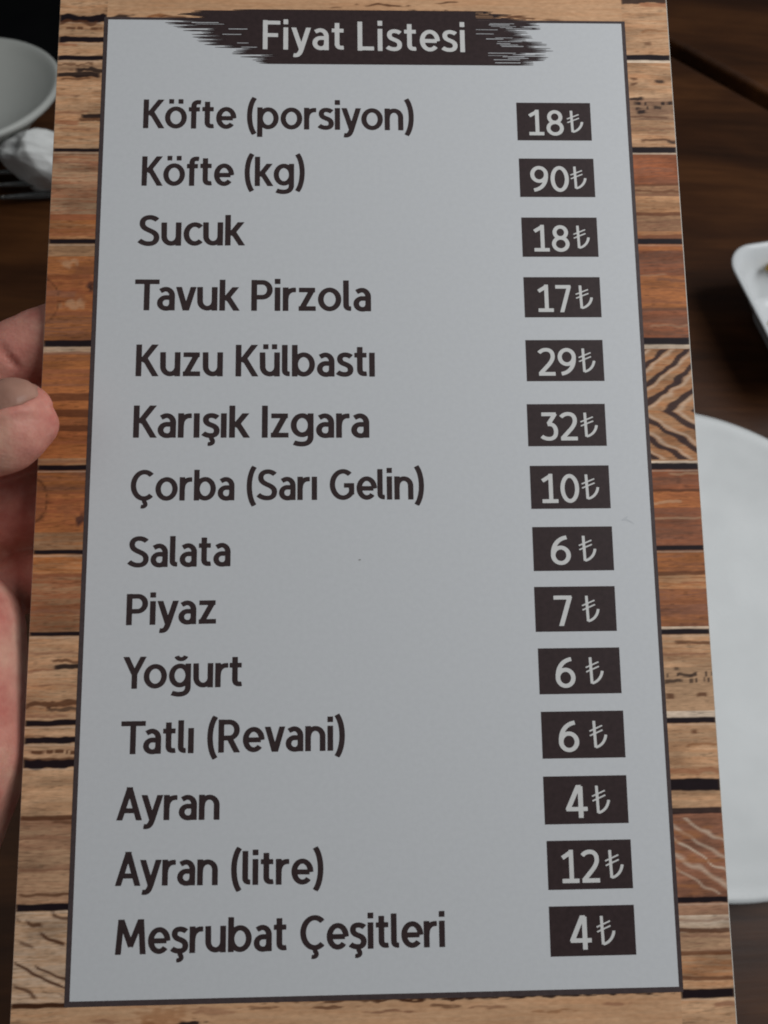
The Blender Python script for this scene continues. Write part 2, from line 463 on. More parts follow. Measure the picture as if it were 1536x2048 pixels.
    for ln in lines:
        yc, hw, s, c, wav, a0, a1 = ln[:7]
        yy = yc + (vnoise(x / 2.7, np.full_like(x, yc), int(abs(yc)) % 60) - .5) * 2 * wav + (vnoise(x / .8, np.full_like(x, yc), 3) - .5) * wav * .7
        h2 = hw * 1.2 * (1 + .9 * wav * (vnoise(x / 1.9, np.full_like(x, yc + 7), 9) - .4) * 2)
        mk = np.clip((h2 - np.abs(y - yy)) / .30 + .5, 0, 1) * s
        if c is LGT:
            s = s * .55
        e = np.clip((tx - a0 + .03) / .06, 0, 1) * np.clip((a1 + .03 - tx) / .06, 0, 1)
        if len(ln) > 7:
            e = e * np.clip((vnoise(x / .55, np.full_like(x, yc), 11) - .38) * 6, 0, 1)
        blend(mk * e, c)
        # bright lip of the plank under a dark joint
        if s == 1 and c is D and hw < .9:
            blend(np.clip(1 - np.abs(y - (yc - hw - .42)) / .3, 0, 1) * .38, LGT)
    return rich(col)


def cross_print(x, y, top):
    """top and bottom planks that run the whole width"""
    g = grain(x * .7, y, 40)
    g = np.clip((g - .3) / .4, 0, 1)[..., None]
    col = TAN * 1.04 * (1 - .35 * g) + ORA * (.35 * g)
    col = col * (.9 + .22 * vnoise(x / 14, y / 2.0, 44)[..., None])

    def blend(mask, c):
        mk = np.clip(mask, 0, 1)[..., None]
        col[:] = col * (1 - mk) + np.asarray(c) * mk
    if top:
        spots = [(16, 114.6, 12, .8, DARK, .95), (4, 116.7, 6.5, .35, DBR, .85), (20, 117.5, 3.5, .3, DBR, .8), (-52, 113.2, 3.4, .55, ORA * .7, .9), (-47, 113.0, 4, .4, DBR, .8),
                 (36, 113.8, 4, .4, DBR, .9), (40, 113.2, 2.4, .3, DBR, .8), (-8, 115.8, 2, .25, DBR, .6), (-60, 112.8, 3, .7, DARK, .9), (46, 112.9, 3, .3, DBR, .6)]
    else:
        spots = [(-44, -115.5, 6, 2.6, ORA * .75, .55), (-38, -117.2, 3.2, 1.0, DARK, .95), (-47, -117.5, 2.6, 1.6, ORA * .6, .6), (-34, -114.6, 5, .9, BRN, .5), (-10, -114.4, 5, .4, DBR, .75), (2, -115.5, 7, .35, BRN * .8, .7),
                 (14, -114.6, 4, .4, DBR, .7), (24, -115.2, 6, .35, BRN * .8, .6), (-24, -114.0, 4, .4, DBR, .6), (-56, -116, 2.5, .5, BRN, .6), (36, -116.4, 5, .4, ORA * .6, .6), (50, -115.2, 3, .4, BRN, .6),
                 (30, -113.0, 34, .62, DARK, .95), (-2, -113.2, 20, .45, DBR * .7, .85)]
    for kx, ky, rx, ry, c, s in spots:
        d = np.hypot((x - kx) / rx, (y - ky - .5 * (vnoise(x / 3, y * 0, 45) - .5)) / ry) + (vnoise(x / 1.3, y / .35, 46) - .5) * 1.0
        blend(np.clip(2.0 - 1.9 * d, 0, 1) * s, c)
    return rich(col)


def print_strip(x0, x1, y0, y1, fn, verts, faces, cols, step=.46, stepy=.15):
    nx, ny = max(2, int(round((x1 - x0) / step))), max(2, int(round((y1 - y0) / stepy)))
    X, Y = np.meshgrid(np.linspace(x0, x1, nx + 1), np.linspace(y0, y1, ny + 1))
    c = fn(X, Y).reshape(-1, 3)
    off = sum(len(v) for v in verts)
    verts.append(np.c_[X.ravel() * MM, Y.ravel() * MM, np.zeros(X.size)])
    i = np.arange(ny)[:, None] * (nx + 1) + np.arange(nx)[None, :] + off
    faces.append(np.stack([i, i + 1, i + nx + 2, i + nx + 1], -1).reshape(-1, 4))
    cols.append(c)


V, F, Cc = [], [], []
e_ = .14
print_strip(-HX + e_, -PX, -HY + e_, HY - e_, lambda x, y: plank_print(x, y, 'L'), V, F, Cc)
print_strip(PX, HX - .26, -HY + e_, HY - e_, lambda x, y: plank_print(x, y, 'R'), V, F, Cc)
print_strip(-PX, PX, PY, HY - e_, lambda x, y: cross_print(x, y, True), V, F, Cc)
print_strip(-PX, PX, -HY + e_, -PY, lambda x, y: cross_print(x, y, False), V, F, Cc)
V, F, Cc = np.concatenate(V), np.concatenate(F), np.concatenate(Cc)
me = bpy.data.meshes.new('wood_border')
me.from_pydata(V.tolist(), [], F.tolist())
at = me.color_attributes.new('plank', 'FLOAT_COLOR', 'POINT')
at.data.foreach_set('color', np.c_[Cc, np.ones(len(Cc))].astype(np.float32).ravel())
link('wood_border', me, wood_print_material(), menu)


# ---- white panel and its border line
def quad(x0, y0, x1, y1, z):
    return [(x0 * MM, y0 * MM, z * MM), (x1 * MM, y0 * MM, z * MM), (x1 * MM, y1 * MM, z * MM), (x0 * MM, y1 * MM, z * MM)]


link('white_panel', mesh_py('white_panel', quad(-PX, -PY, PX, PY, 0.025), [(0, 1, 2, 3)]), M_PANEL, menu)
bo = [(-PX - .70, -PY - .75), (PX + .62, -PY - .75), (PX + .62, PY + .40), (-PX - .70, PY + .40)]
bi = [(-PX + .35, -PY + .35), (PX - .25, -PY + .3), (PX - .25, PY - .25), (-PX + .3, PY - .25)]
vv = [(x * MM, y * MM, .05 * MM) for x, y in bo + bi]
link('panel_border', mesh_py('panel_border', vv, [(i, (i + 1) % 4, 4 + (i + 1) % 4, 4 + i) for i in range(4)]), M_BORDER, menu)

# small marks on the used panel: a dark speck and a pale grey scuff
def mark(name, cx, cy, pts, m):
    me = mesh_py(name, [((cx + px) * MM, (cy + py) * MM, .045 * MM) for px, py in pts], [tuple(range(len(pts)))])
    link(name, me, m, menu)


mark('speck', -2.9, -21.4, [(.3 * math.cos(k) + .05 * math.sin(3 * k), .17 * math.sin(k)) for k in np.linspace(0, 2 * math.pi, 9)[:-1]], print_material('speck_ink', (.34, .33, .32)))
M_SCUFF = print_material('scuff_grey', (.575, .59, .605))
mark('scuff', 58.2, -12.6, [(-1.6, -.4), (-.2, .55), (.1, .5), (-.3, -.05), (.2, -.3), (1.5, -1.2), (1.4, -1.3), (-.3, -.5)], M_SCUFF)

# ------------------------------------------------------------------ lettering: stroke alphabet grown into filled outlines
KY = 1.17                       # pen is thinner in y than in x


def bez(p0, p1, p2, p3, n=12):
    t = np.linspace(0, 1, n)[:, None]
    p0, p1, p2, p3 = map(np.array, (p0, p1, p2, p3))
    return ((1 - t) ** 3 * p0 + 3 * (1 - t) ** 2 * t * p1 + 3 * (1 - t) * t * t * p2 + t ** 3 * p3).tolist()


def arc(cx, cy, rx, ry, a0, a1, n=None):
    n = n or max(8, int(abs(a1 - a0) / 9))
    t = np.radians(np.linspace(a0, a1, n))
    return np.c_[cx + rx * np.cos(t), cy + ry * np.sin(t)].tolist()


def chain(*parts):
    out = []
    for p in parts:
        p = p if isinstance(p[0], (list, tuple)) else [p]
        out += p
    return out


H = 8.8
G = {}


def glyph(ch, adv, strokes, clip=None):
    G[ch] = (adv, strokes, clip)


XH = 76
# each stroke: (points, half width, closed)
S = lambda *p, hw=H: (chain(*p), hw, False)
O = lambda cx, cy, rx, ry, hw=H: (arc(cx, cy, rx, ry, 0, 360, 48), hw, True)
oval = O(37, 38, 27.4, 30.8)
glyph('o', 74, [oval])
dots2 = [S((21.5, 86), (21.5, 102), hw=8.2), S((52.5, 86), (52.5, 102), hw=8.2)]
glyph('ö', 74, [oval] + dots2)
nst = [S((H, 0), (H, XH)), S((H, 40), arc(31.8, 45, 22.2, 23.4, 180, 0), (54, 0))]
glyph('n', 64, nst)
ust = [S((H, XH), arc(31.8, 31, 22.2, 23.4, 180, 360), (54, 36)), S((54, XH), (54, 0))]
glyph('u', 64, ust)
glyph('ü', 64, ust + [S((19, 86), (19, 102), hw=8.2), S((46, 86), (46, 102), hw=8.2)])
glyph('r', 42, [S((H, 0), (H, XH)), S((H, 38), arc(34, 42, 24.4, 26, 180, 88), (40.5, 68.2))])
glyph('a', 56, [S((46.5, 0), (46.5, 46), arc(27, 47, 19.5, 21.5, 0, 118), (10.5, 62.5)),
                S((46.5, 41.5), (34, 41.5), arc(28, 24, 18.6, 17.6, 92, 270), arc(31, 24, 15.5, 17.6, 270, 345))])
glyph('e', 64, [S((11, 37), (56, 37)), S(arc(34, 38, 24.8, 30.8, -2, 318))])
glyph('s', 51, [S(bez((46, 62.5), (40, 67), (33, 69), (27.5, 69)), bez((27.5, 69), (16, 69), (11, 63), (11, 56)), bez((11, 56), (11, 45), (20, 42), (28, 39)),
                  bez((28, 39), (38, 35), (44, 31), (44, 21.5)), bez((44, 21.5), (44, 11), (36, 6.8), (26, 6.8)), bez((26, 6.8), (18, 6.8), (10, 9), (4, 14)))])
ced = lambda x: S((x - 1, 4), bez((x + 1, -4), (x + 9, -13), (x + 2, -21), (x - 10, -19)), hw=7.2)
glyph('ş', 51, G['s'][1] + [ced(28)])
glyph('S', 66, [S(bez((58, 84), (51, 90), (43, 93), (35, 93)), bez((35, 93), (20, 93), (12, 85), (12, 74)), bez((12, 74), (12, 60), (24, 55), (35, 50)),
                  bez((35, 50), (48, 44), (57, 39), (57, 27)), bez((57, 27), (57, 13), (47, 7), (33, 7)), bez((33, 7), (22, 7), (12, 11), (4, 18)))])
glyph('c', 56, [S(arc(36, 38, 26.5, 30.8, 46, 314))])
glyph('k', 60, [S((H, 0), (H, 100)), S((17, 34), (56, 84)), S((25, 44), (58, -8))], (-2, 200, [(1, 0, XH), (2, 0, XH)]))
glyph('l', 26, [S((H, 100), (H, 22), bez((H, 22), (H, 12), (13, 8), (24, 8.5)))])
glyph('ı', 20, [S((H, 0), (H, XH))])
glyph('i', 20, [S((H, 0), (H, XH)), S((H, 87), (H, 104))])
glyph('t', 41, [S((17, 94), (17, 24), bez((17, 24), (17, 11), (24, 7.5), (38, 9.5))), S((0, 68), (38, 68))])
glyph('f', 42, [S((17, 0), (17, 76), bez((17, 76), (17, 91), (25, 93.5), (40, 91.5))), S((0, 67), (37, 67))])
bowl = O(36.5, 38, 26.2, 30.8)
gst = [O(35, 39, 25.6, 29.8), S((60.5, XH), (60.5, 4), bez((60.5, 4), (60.5, -14), (48, -19.5), (34, -19.5)), bez((34, -19.5), (26, -19.5), (18, -18), (11, -15)))]
glyph('g', 71, gst)
glyph('ğ', 71, gst + [S(arc(38, 103, 15, 13, 196, 344), hw=7.6)])
glyph('b', 72, [S((H, 0), (H, 100)), bowl])
glyph('p', 72, [S((H, -27), (H, XH)), bowl])
glyph('y', 61, [S((4, 86), (31, 4)), S((58, 86), (33, 4), bez((33, 4), (27, -14), (23, -21.5), (7, -18.5)))], (-40, XH, []))
glyph('v', 60, [S((5, 86), (31, -4)), S((56, 86), (30, -4))], (0, XH, []))
glyph('z', 56, [S((3, 68), (53, 68)), S((45, 70), (11, 6)), S((2, 8), (55, 8))], (0, XH, []))
glyph('K', 70, [S((H, 0), (H, 100)), S((18, 46), (66, 110)), S((27, 56), (67, -10))], (0, 100, []))
glyph('F', 56, [S((H, 0), (H, 100)), S((4, 92), (57, 92)), S((9, 49), (50, 49))], (0, 100, []))
glyph('T', 74, [S((37, 0), (37, 96)), S((0, 92), (75, 92))])
bowlP = S((H, 92), (33, 92), arc(34, 68, 23, 24, 90, -90), (H, 44))
glyph('P', 66, [S((H, 0), (H, 100)), bowlP], (0, 100, []))
glyph('R', 70, [S((H, 0), (H, 100)), bowlP, S((33, 46), (63, -10))], (0, 100, []))
glyph('I', 20, [S((H, 0), (H, 100))])
glyph('Ç', 76, [S(arc(45, 50, 35, 43, 48, 312)), ced(46)])
glyph('G', 84, [S(arc(45, 50, 35, 43, 50, 320)), S((73, 17), (73, 50)), S((48, 47), (81.5, 47))])
glyph('Y', 66, [S((3, 108), (34, 44)), S((65, 108), (33, 44)), S((34, 0), (34, 50))], (0, 100, []))
glyph('A', 74, [S((40, 108), (5, -8)), S((33, 108), (69, -8)), S((16, 29), (58, 29))], (0, 100, []))
glyph('M', 92, [S((8, -4), (16, 104)), S((83, -4), (75, 104)), S((14, 104), (47, 22)), S((77, 104), (44, 22))], (0, 100, []))
glyph('L', 55, [S((H, 0), (H, 100)), S((9, 8), (54, 8))], (0, 100, []))
glyph('(', 30, [S(bez((26, 109), (4, 80), (4, 12), (26, -17), 20), hw=8.6)])
glyph(')', 30, [S(bez((4, 109), (26, 80), (26, 12), (4, -17), 20), hw=8.6)])
glyph(' ', 31, [])
# figures on the price boxes
h = 7.5
s_ = lambda *p, hw=h: S(*p, hw=hw)
glyph('1', 64, [s_((36, 4), (36, 100)), s_((36, 93), (6, 76)), s_((4, 7.5), (62, 7.5))], (0, 100, []))
glyph('8', 72, [O(36, 72, 22, 20.5, h), O(36, 29, 26, 22.5, h)])
glyph('9', 70, [O(35, 67, 25.5, 25.5, h), s_((60.5, 68), bez((60.5, 66), (61, 36), (46, 12), (14, 7.5)))])
glyph('6', 70, [O(36, 33, 25.5, 25.5, h), s_((10.5, 32), bez((10.5, 34), (10, 64), (25, 88), (57, 92.5)))])
glyph('0', 72, [O(36, 50, 26.5, 42.5, h)])
glyph('7', 64, [s_((2, 92), (60, 92)), s_((55, 95), (22, -8))], (0, 100, []))
glyph('2', 66, [s_(bez((6, 82), (14, 91), (24, 93), (31, 93)), bez((31, 93), (47, 93), (55, 84), (55, 70)), bez((55, 70), (55, 52), (38, 38), (10, 10))), s_((3, 7.5), (63, 7.5))], (0, 100, []))
glyph('3', 64, [s_((5, 92), (57, 92)), s_((54, 94), (29, 58)), s_((26, 57), bez((26, 57), (46, 60), (55, 48), (55, 32)), bez((55, 32), (55, 14), (44, 7), (30, 7)), bez((30, 7), (20, 7), (11, 10), (4, 16)))])
glyph('4', 70, [s_((46, 108), (6, 24)), s_((2, 27), (68, 27)), s_((47, 0), (47, 96))], (0, 100, []))
glyph('₺', 60, [S((17, 100), (20, 5), hw=5.0), S((20, 6), bez((20, 6), (38, 9), (55, 26), (57.5, 50)), hw=5.0), S((0, 63), (46, 83), hw=2.9), S((1, 47), (47, 67), hw=2.9)])


def stroke_sdf(px, py, st):
    pts, hw, closed = st
    P = np.array(pts, float)
    keep = [0]
    for i in range(1, len(P)):
        if np.hypot(*(P[i] - P[keep[-1]])) > 1e-4:
            keep.append(i)
    P = P[keep] * (1, KY)
    d = np.full(px.shape, 1e9)
    n = len(P)
    for i in range(n - 1):
        a_, b_ = P[i], P[i + 1]
        ab = b_ - a_
        L = np.hypot(*ab)
        ux, uy = ab / L
        t = (px - a_[0]) * ux + (py - a_[1]) * uy
        q = np.abs((px - a_[0]) * -uy + (py - a_[1]) * ux)
        over0, over1 = np.maximum(-t, 0), np.maximum(t - L, 0)
        dd = np.hypot(np.maximum(over0, over1), q) - hw
        if not closed and i == 0:
            dd = np.where(t < 0, np.maximum(-t, q - hw), dd)
            dd = np.where((t >= 0) & (t < hw), np.maximum(dd, -t), dd)
        if not closed and i == n - 2:
            dd = np.where(t > L, np.maximum(t - L, q - hw), dd)
            dd = np.where((t <= L) & (t > L - hw), np.maximum(dd, t - L), dd)
        d = np.minimum(d, dd)
    if not closed:            # square ends: cut whatever the round joints push past the two ends
        for (a_, b_) in ((P[0], P[1]), (P[-1], P[-2])):
            ab = (b_ - a_) / np.hypot(*(b_ - a_))
            t = (px - a_[0]) * ab[0] + (py - a_[1]) * ab[1]
            q = np.abs((px - a_[0]) * -ab[1] + (py - a_[1]) * ab[0])
            near = (t < 0) & (t > -hw * 1.2) & (q < hw * 1.3)
            d = np.where(near, np.maximum(d, -t), d)
    return d


def contours(Fv, xs, ys):
    """closed loops of Fv = 0 by marching squares"""
    ny, nx = Fv.shape
    ins = Fv < 0
    seg = {}

    def pt(e):
        (i, j, o) = e
        if o == 0:
            a_, b_ = Fv[j, i], Fv[j, i + 1]
            return (xs[i] + (xs[i + 1] - xs[i]) * a_ / (a_ - b_), ys[j])
        a_, b_ = Fv[j, i], Fv[j + 1, i]
        return (xs[i], ys[j] + (ys[j + 1] - ys[j]) * a_ / (a_ - b_))
    c = ins[:-1, :-1] * 1 + ins[:-1, 1:] * 2 + ins[1:, 1:] * 4 + ins[1:, :-1] * 8
    for j, i in zip(*np.nonzero((c > 0) & (c < 15))):
        k = int(c[j, i])
        b, r, t, l = (i, j, 0), (i + 1, j, 1), (i, j + 1, 0), (i, j, 1)
        tb = {1: [(l, b)], 2: [(b, r)], 3: [(l, r)], 4: [(r, t)], 5: [(l, t), (r, b)], 6: [(b, t)], 7: [(l, t)], 8: [(t, l)], 9: [(t, b)],
              10: [(t, r), (b, l)], 11: [(t, r)], 12: [(r, l)], 13: [(r, b)], 14: [(b, l)]}[k]
        for a_, b2 in tb:
            seg[a_] = b2
    loops = []
    while seg:
        s0, cur = next(iter(seg.items()))
        lp = [s0]
        del seg[s0]
        while cur != s0 and cur in seg:
            lp.append(cur)
            cur = seg.pop(cur)
        pts = [pt(e) for e in lp]
        # thin out points on straight runs
        out = []
        m = len(pts)
        for q in range(m):
            a_, p, b2 = pts[q - 1], pts[q], pts[(q + 1) % m]
            cr = abs((p[0] - a_[0]) * (b2[1] - p[1]) - (p[1] - a_[1]) * (b2[0] - p[0]))
            if cr > 0.004:
                out.append(p)
        if len(out) >= 3:
            loops.append(out)
    return loops


_cache = {}


def glyph_tris(ch, wt=1.0):
    key = (ch, wt)
    if key in _cache:
        return _cache[key]
    adv, strokes, clip = G[ch]
    if not strokes:
        _cache[key] = (adv, [], [])
        return _cache[key]
    xs = np.arange(-14, adv + 16, 1.25) + 0.013
    ys = np.arange(-38, 122, 1.25) + 0.017
    X, Y = np.meshgrid(xs, ys)
    d = np.full(X.shape, 1e9)
    per = {q[0]: q for q in (clip[2] if clip else [])}
    for i, st in enumerate(strokes):
        ds = stroke_sdf(X, Y * KY, (st[0], st[1] * wt, st[2]))
        if i in per:
            ds = np.maximum(ds, np.maximum((per[i][1] - Y) * KY, (Y - per[i][2]) * KY))
        d = np.minimum(d, ds)
    if clip:
        d = np.maximum(d, np.maximum((clip[0] - Y) * KY, (Y - clip[1]) * KY))
    loops = contours(d, xs, ys)
    # nest: outer loops with their holes
    area = lambda l: sum(l[k - 1][0] * l[k][1] - l[k][0] * l[k - 1][1] for k in range(len(l))) / 2

    def inside(p, l):
        r = False
        for k in range(len(l)):
            (x1, y1), (x2, y2) = l[k - 1], l[k]
            if (y1 > p[1]) != (y2 > p[1]) and p[0] < (x2 - x1) * (p[1] - y1) / (y2 - y1) + x1:
                r = not r
        return r
    depth = [sum(inside(l[0], m) for m in loops if m is not l) for l in loops]
    verts, tris = [], []
    for l, dp in zip(loops, depth):
        if dp % 2:
            continue
        grp = [l] + [m for m, dm in zip(loops, depth) if dm == dp + 1 and inside(m[0], l)]
        flat = [p for g in grp for p in g]
        off = len(verts)
        for t in tessellate_polygon([[Vector((p[0], p[1], 0)) for p in g] for g in grp]):
            tris.append(tuple(off + q for q in t))
        verts += flat
    _cache[key] = (adv, verts, tris)
    return _cache[key]


KERN = {('T', 'a'): -11, ('Y', 'o'): -9, ('A', 'y'): -5, ('r', 'a'): -2, ('P', 'i'): 1, ('r', 't'): -2, ('v', 'u'): -1, ('z', 'u'): 1, ('a', 'v'): -2, ('v', 'a'): -2, ('F', 'i'): 2,
        ('y', 'a'): -3, ('a', 'y'): -2, ('L', 'i'): 2, ('i', 'y'): -1, ('y', 'o'): -2, ('k', 'g'): -2, ('r', 'z'): 0, ('f', 't'): -2, ('K', 'a'): -3, ('K', 'ö'): -4, ('K', 'u'): -1, ('K', 'ü'): -1}


def text_mesh(name, s, x0, x1, y0, y1, cap, z, track=5.0, wt=1.0):
    """flat lettering between x0 and x1 (mm), baseline y0..y1, capital height cap (mm)"""
    pen, items = 0.0, []
    for i, ch in enumerate(s):
        if i:
            pen += KERN.get((s[i - 1], ch), 0)
        adv, v, t = glyph_tris(ch, wt)
        items.append((pen, v, t))
        pen += adv + (track if ch != ' ' else 2)
    allx = [p + q[0] for p, v, t in items for q in v]
    a_, b_ = min(allx), max(allx)
    sx = (x1 - x0) / (b_ - a_)
    sy = cap / 100.0
    verts, faces = [], []
    for p, v, t in items:
        off = len(verts)
        for q in v:
            xx = (p + q[0] - a_) * sx
            verts.append(((x0 + xx) * MM, (y0 + (y1 - y0) * xx / (x1 - x0) + q[1] * sy) * MM, z * MM))
        faces += [tuple(off + k for k in f) for f in t]
    me = mesh_py(name, verts, faces)
    bm = bmesh.new()
    bm.from_mesh(me)
    for f in bm.faces:
        f.normal_update()
        if f.normal.z < 0:
            f.normal_flip()
    bm.to_mesh(me)
    bm.free()
    return me


ITEMS = [("Köfte (porsiyon)", -54.16, 83.21, 11.14, 82.95, 7.54), ("Köfte (kg)", -54.08, 68.35, -15.31, 68.35, 7.56), ("Sucuk", -54.56, 53.15, -29.37, 53.29, 7.70),
         ("Tavuk Pirzola", -54.80, 37.28, 0.27, 36.93, 7.60), ("Kuzu Külbastı", -54.04, 21.39, 0.99, 21.07, 7.60), ("Karışık Izgara", -54.16, 6.92, -0.43, 6.59, 7.55),
         ("Çorba (Sarı Gelin)", -54.30, -7.60, 11.86, -7.83, 7.06), ("Salata", -54.50, -22.59, -31.69, -22.55, 6.93), ("Piyaz", -54.36, -35.30, -34.69, -35.21, 6.85),
         ("Yoğurt", -54.67, -49.03, -28.81, -48.91, 6.86), ("Tatlı (Revani)", -54.64, -62.81, -6.42, -62.77, 6.97), ("Ayran", -55.05, -76.40, -33.24, -76.65, 6.80),
         ("Ayran (litre)", -54.90, -89.61, -11.13, -90.15, 6.85), ("Meşrubat Çeşitleri", -54.43, -103.19, 14.40, -103.15, 6.89)]
for s, x0, y0, x1, y1, cap in ITEMS:
    link('item_lettering', text_mesh('item_lettering', s, x0, x1, y0, y1, cap, .05), M_INK, menu)

# price boxes: left x, top y, figure span and lira span as fractions of the box width
PRICES = [("18", 36.35, 90.45, .155, .628, .672, .894), ("90", 36.45, 75.70, .144, .657, .677, .894), ("18", 36.48, 60.45, .152, .624, .677, .894), ("17", 36.44, 45.36, .175, .617, .671, .897),
          ("29", 36.32, 29.80, .151, .643, .675, .893), ("32", 36.06, 14.33, .16, .634, .673, .896), ("10", 36.20, -.23, .138, .612, .642, .866), ("6", 36.22, -14.36, .22, .468, .57, .79),
          ("7", 36.12, -27.89, .234, .464, .58, .797), ("6", 36.43, -41.5, .204, .446, .572, .792), ("6", 36.55, -55.22, .203, .449, .574, .79), ("4", 36.48, -68.94, .253, .517, .572, .788),
          ("12", 36.68, -82.29, .165, .613, .681, .90), ("4", 36.62, -95.59, .23, .486, .547, .766)]
BW, BH = 18.2, 9.98
for s, x0, yt, a0, a1, l0, l1 in PRICES:
    bx = link('price_box', mesh_py('price_box', quad(x0, yt - BH, x0 + BW, yt, .05), [(0, 1, 2, 3)]), M_INK, menu)
    yb = yt - BH * .875
    link('price_lettering', text_mesh('price_lettering', s, x0 + BW * a0, x0 + BW * a1, yb, yb, BH * .685, .075), M_NUM, bx)
    yb = yt - BH * .81
    link('lira_sign', text_mesh('lira_sign', '₺', x0 + BW * l0, x0 + BW * l1, yb, yb, BH * .60, .075), M_NUM, bx)

# brush stroke banner behind the heading: abutting rows with ragged ends
rr = random.Random(5)
prof_l = [(115.2, -38), (114.3, -45.4), (112.4, -48.6), (111.3, -49.6), (110.6, -48), (109.6, -45.5), (108.4, -44), (107.2, -42.3), (106, -41), (105, -38.6), (104, -36), (103, -33), (101.8, -31), (100.6, -28.6)]
prof_r = [(115.2, 33.0), (114.3, 36.5), (112.4, 41), (111.3, 43.0), (110, 43.2), (108.4, 44.8), (106.9, 45.6), (105, 45.4), (103, 45.0), (101.6, 43.5), (100.4, 40.8)]
itp = lambda pr, y: float(np.interp(-y, [-p[0] for p in pr], [p[1] for p in pr]))
verts, faces = [], []


def row(x0, x1, ya, yb, t0=0.0, t1=0.0):
    """one bristle track: a bar that thins out over t0 mm at its left end and t1 mm at its right end"""
    o = len(verts)
    yc, hh = (ya + yb) / 2, (ya - yb) / 2
    st = [(x0, .22 if t0 else 1), (x0 + t0 * .5, .6 if t0 else 1), (x0 + t0, 1), (x1 - t1, 1), (x1 - t1 * .5, .6 if t1 else 1), (x1, .22 if t1 else 1)]
    st = [p for k, p in enumerate(st) if k == 0 or p[0] > st[k - 1][0] + 1e-6]
    for xx, f in st:
        verts.append((xx * MM, (yc - hh * f) * MM, .06 * MM))
        verts.append((xx * MM, (yc + hh * f) * MM, .06 * MM))
    for k in range(len(st) - 1):
        faces.append((o + 2 * k, o + 2 * k + 2, o + 2 * k + 3, o + 2 * k + 1))


y = 115.2
q = 0
while y > 100.5:
    hgt = rr.uniform(.24, .46)
    ym = y - hgt / 2
    yl, yr = itp(prof_l, ym), itp(prof_r, ym)
    yl += rr.choice((0, 0, .8, 2.2, 4, 6.5))
    yr -= rr.choice((-.8, 0, 0, 1.0, 2.2, 4, 6))
    if y > 113.2:
        yr -= rr.uniform(0, 3)
    if y < 101.3:
        yl, yr = max(yl, -29), min(yr + 2, 41)
    sx, first = yl, True
    cuts = []
    if rr.random() < .4 and y < 112:
        c0 = yl + rr.uniform(4, 8)
        if c0 < -30:
            cuts.append((c0, min(-27, c0 + rr.uniform(2.5, 7))))
    if rr.random() < .6:
        c0 = max(27, yr - rr.uniform(8, 13))
        if c0 < yr - 3:
            cuts.append((c0, min(yr - 2, c0 + rr.uniform(3, 7))))
    for c0, c1 in cuts:
        row(sx, c0, y, y - hgt, rr.uniform(2, 4.5) if first else 0, 0)
        row(c0, c1, y - hgt * .45, y - hgt)
        sx, first = c1, False
    row(sx, yr, y, y - hgt, rr.uniform(2, 4.5) if first else 0, min(rr.uniform(2, 6), max(0, yr - sx - .3)))
    y -= hgt
    q += 1
banner = link('title_banner', mesh_py('title_banner', verts, faces), M_INK, menu)
link('title_lettering', text_mesh('title_lettering', 'Fiyat Listesi', -25.63, 24.13, 104.34, 103.93, 7.89, .085, 8.0, .86), M_NUM, banner)


# ------------------------------------------------------------------ the hand that holds the card (card frame, mm)
def hull_capsule(bm, p, r, p2, r2):
    k = np.arange(420) + .5
    th, zz = math.pi * (1 + 5 ** .5) * k, 1 - 2 * k / 420
    rr_ = np.sqrt(1 - zz * zz)
    ball = np.c_[rr_ * np.cos(th), rr_ * np.sin(th), zz]
    cos = np.concatenate([np.array(p) + ball * r, np.array(p2) + ball * r2])
    bmesh.ops.convex_hull(bm, input=[bm.verts.new(c * MM) for c in cos])
    loose = [v for v in bm.verts if not v.link_faces]
    bmesh.ops.delete(bm, geom=loose, context='VERTS')


CH = [
    # thumb over the front of the card: pad, tip, joints, thenar, wrist
    [((-77.8, 7.2, 8.3), 8.3), ((-91, 2.8, 9.0), 8.1), ((-111, -16, 2.5), 10.8), ((-94.4, -37, -4), 15.8), ((-94.6, -61, -6), 18.4), ((-111, -98, -14), 20)],
    [((-77.2, 10.0, 8.6), 7.9), ((-92, 5.0, 9.8), 7.8)],
    [((-74.4, 8.4, 7.4), 6.0), ((-78, 9.0, 8.6), 8.2)],
    [((-79.8, 5.2, 8.3), 8.2), ((-90, 2.2, 8.6), 7.7)],
    # fingers behind it
    [((-120, 10, -18), 11), ((-98, 24, -11.5), 9.4), ((-78, 33.2, -10.6), 9.0), ((-54, 42, -9.4), 7.8), ((-35, 47, -8.7), 6.9)],
    [((-122, -3, -23), 11.5), ((-97, 7, -17), 9.6), ((-74, 14, -13.0), 9.0), ((-48, 20, -10), 8.0), ((-29, 24, -9.2), 7.0)],
    [((-120, -18, -25), 11), ((-97, -11, -19), 9.0), ((-77, -6, -15), 8.4), ((-54, -2, -10.5), 7.4), ((-36, 1, -9.2), 6.5)],
    [((-115, -33, -25), 10.5), ((-97, -28, -20), 7.8), ((-80, -24, -16), 7.1), ((-61, -21, -10), 6.3), ((-47, -19, -8.4), 5.6)],
    # palm
    [((-120, 10, -18), 11), ((-118, -100, -20), 17)], [((-122, -3, -23), 11.5), ((-119, -100, -20), 17)], [((-120, -18, -25), 11), ((-120, -100, -22), 17)],
    [((-115, -33, -25), 10.5), ((-116, -66, -24), 15), ((-120, -104, -22), 18)], [((-111, -16, 2.5), 10.8), ((-119, 2, -14), 11)],
    [((-114, -100, -16), 20), ((-124, -108, -20), 20.5), ((-150, -165, -28), 25), ((-175, -230, -36), 31)],
]
parts = []
bm = bmesh.new()
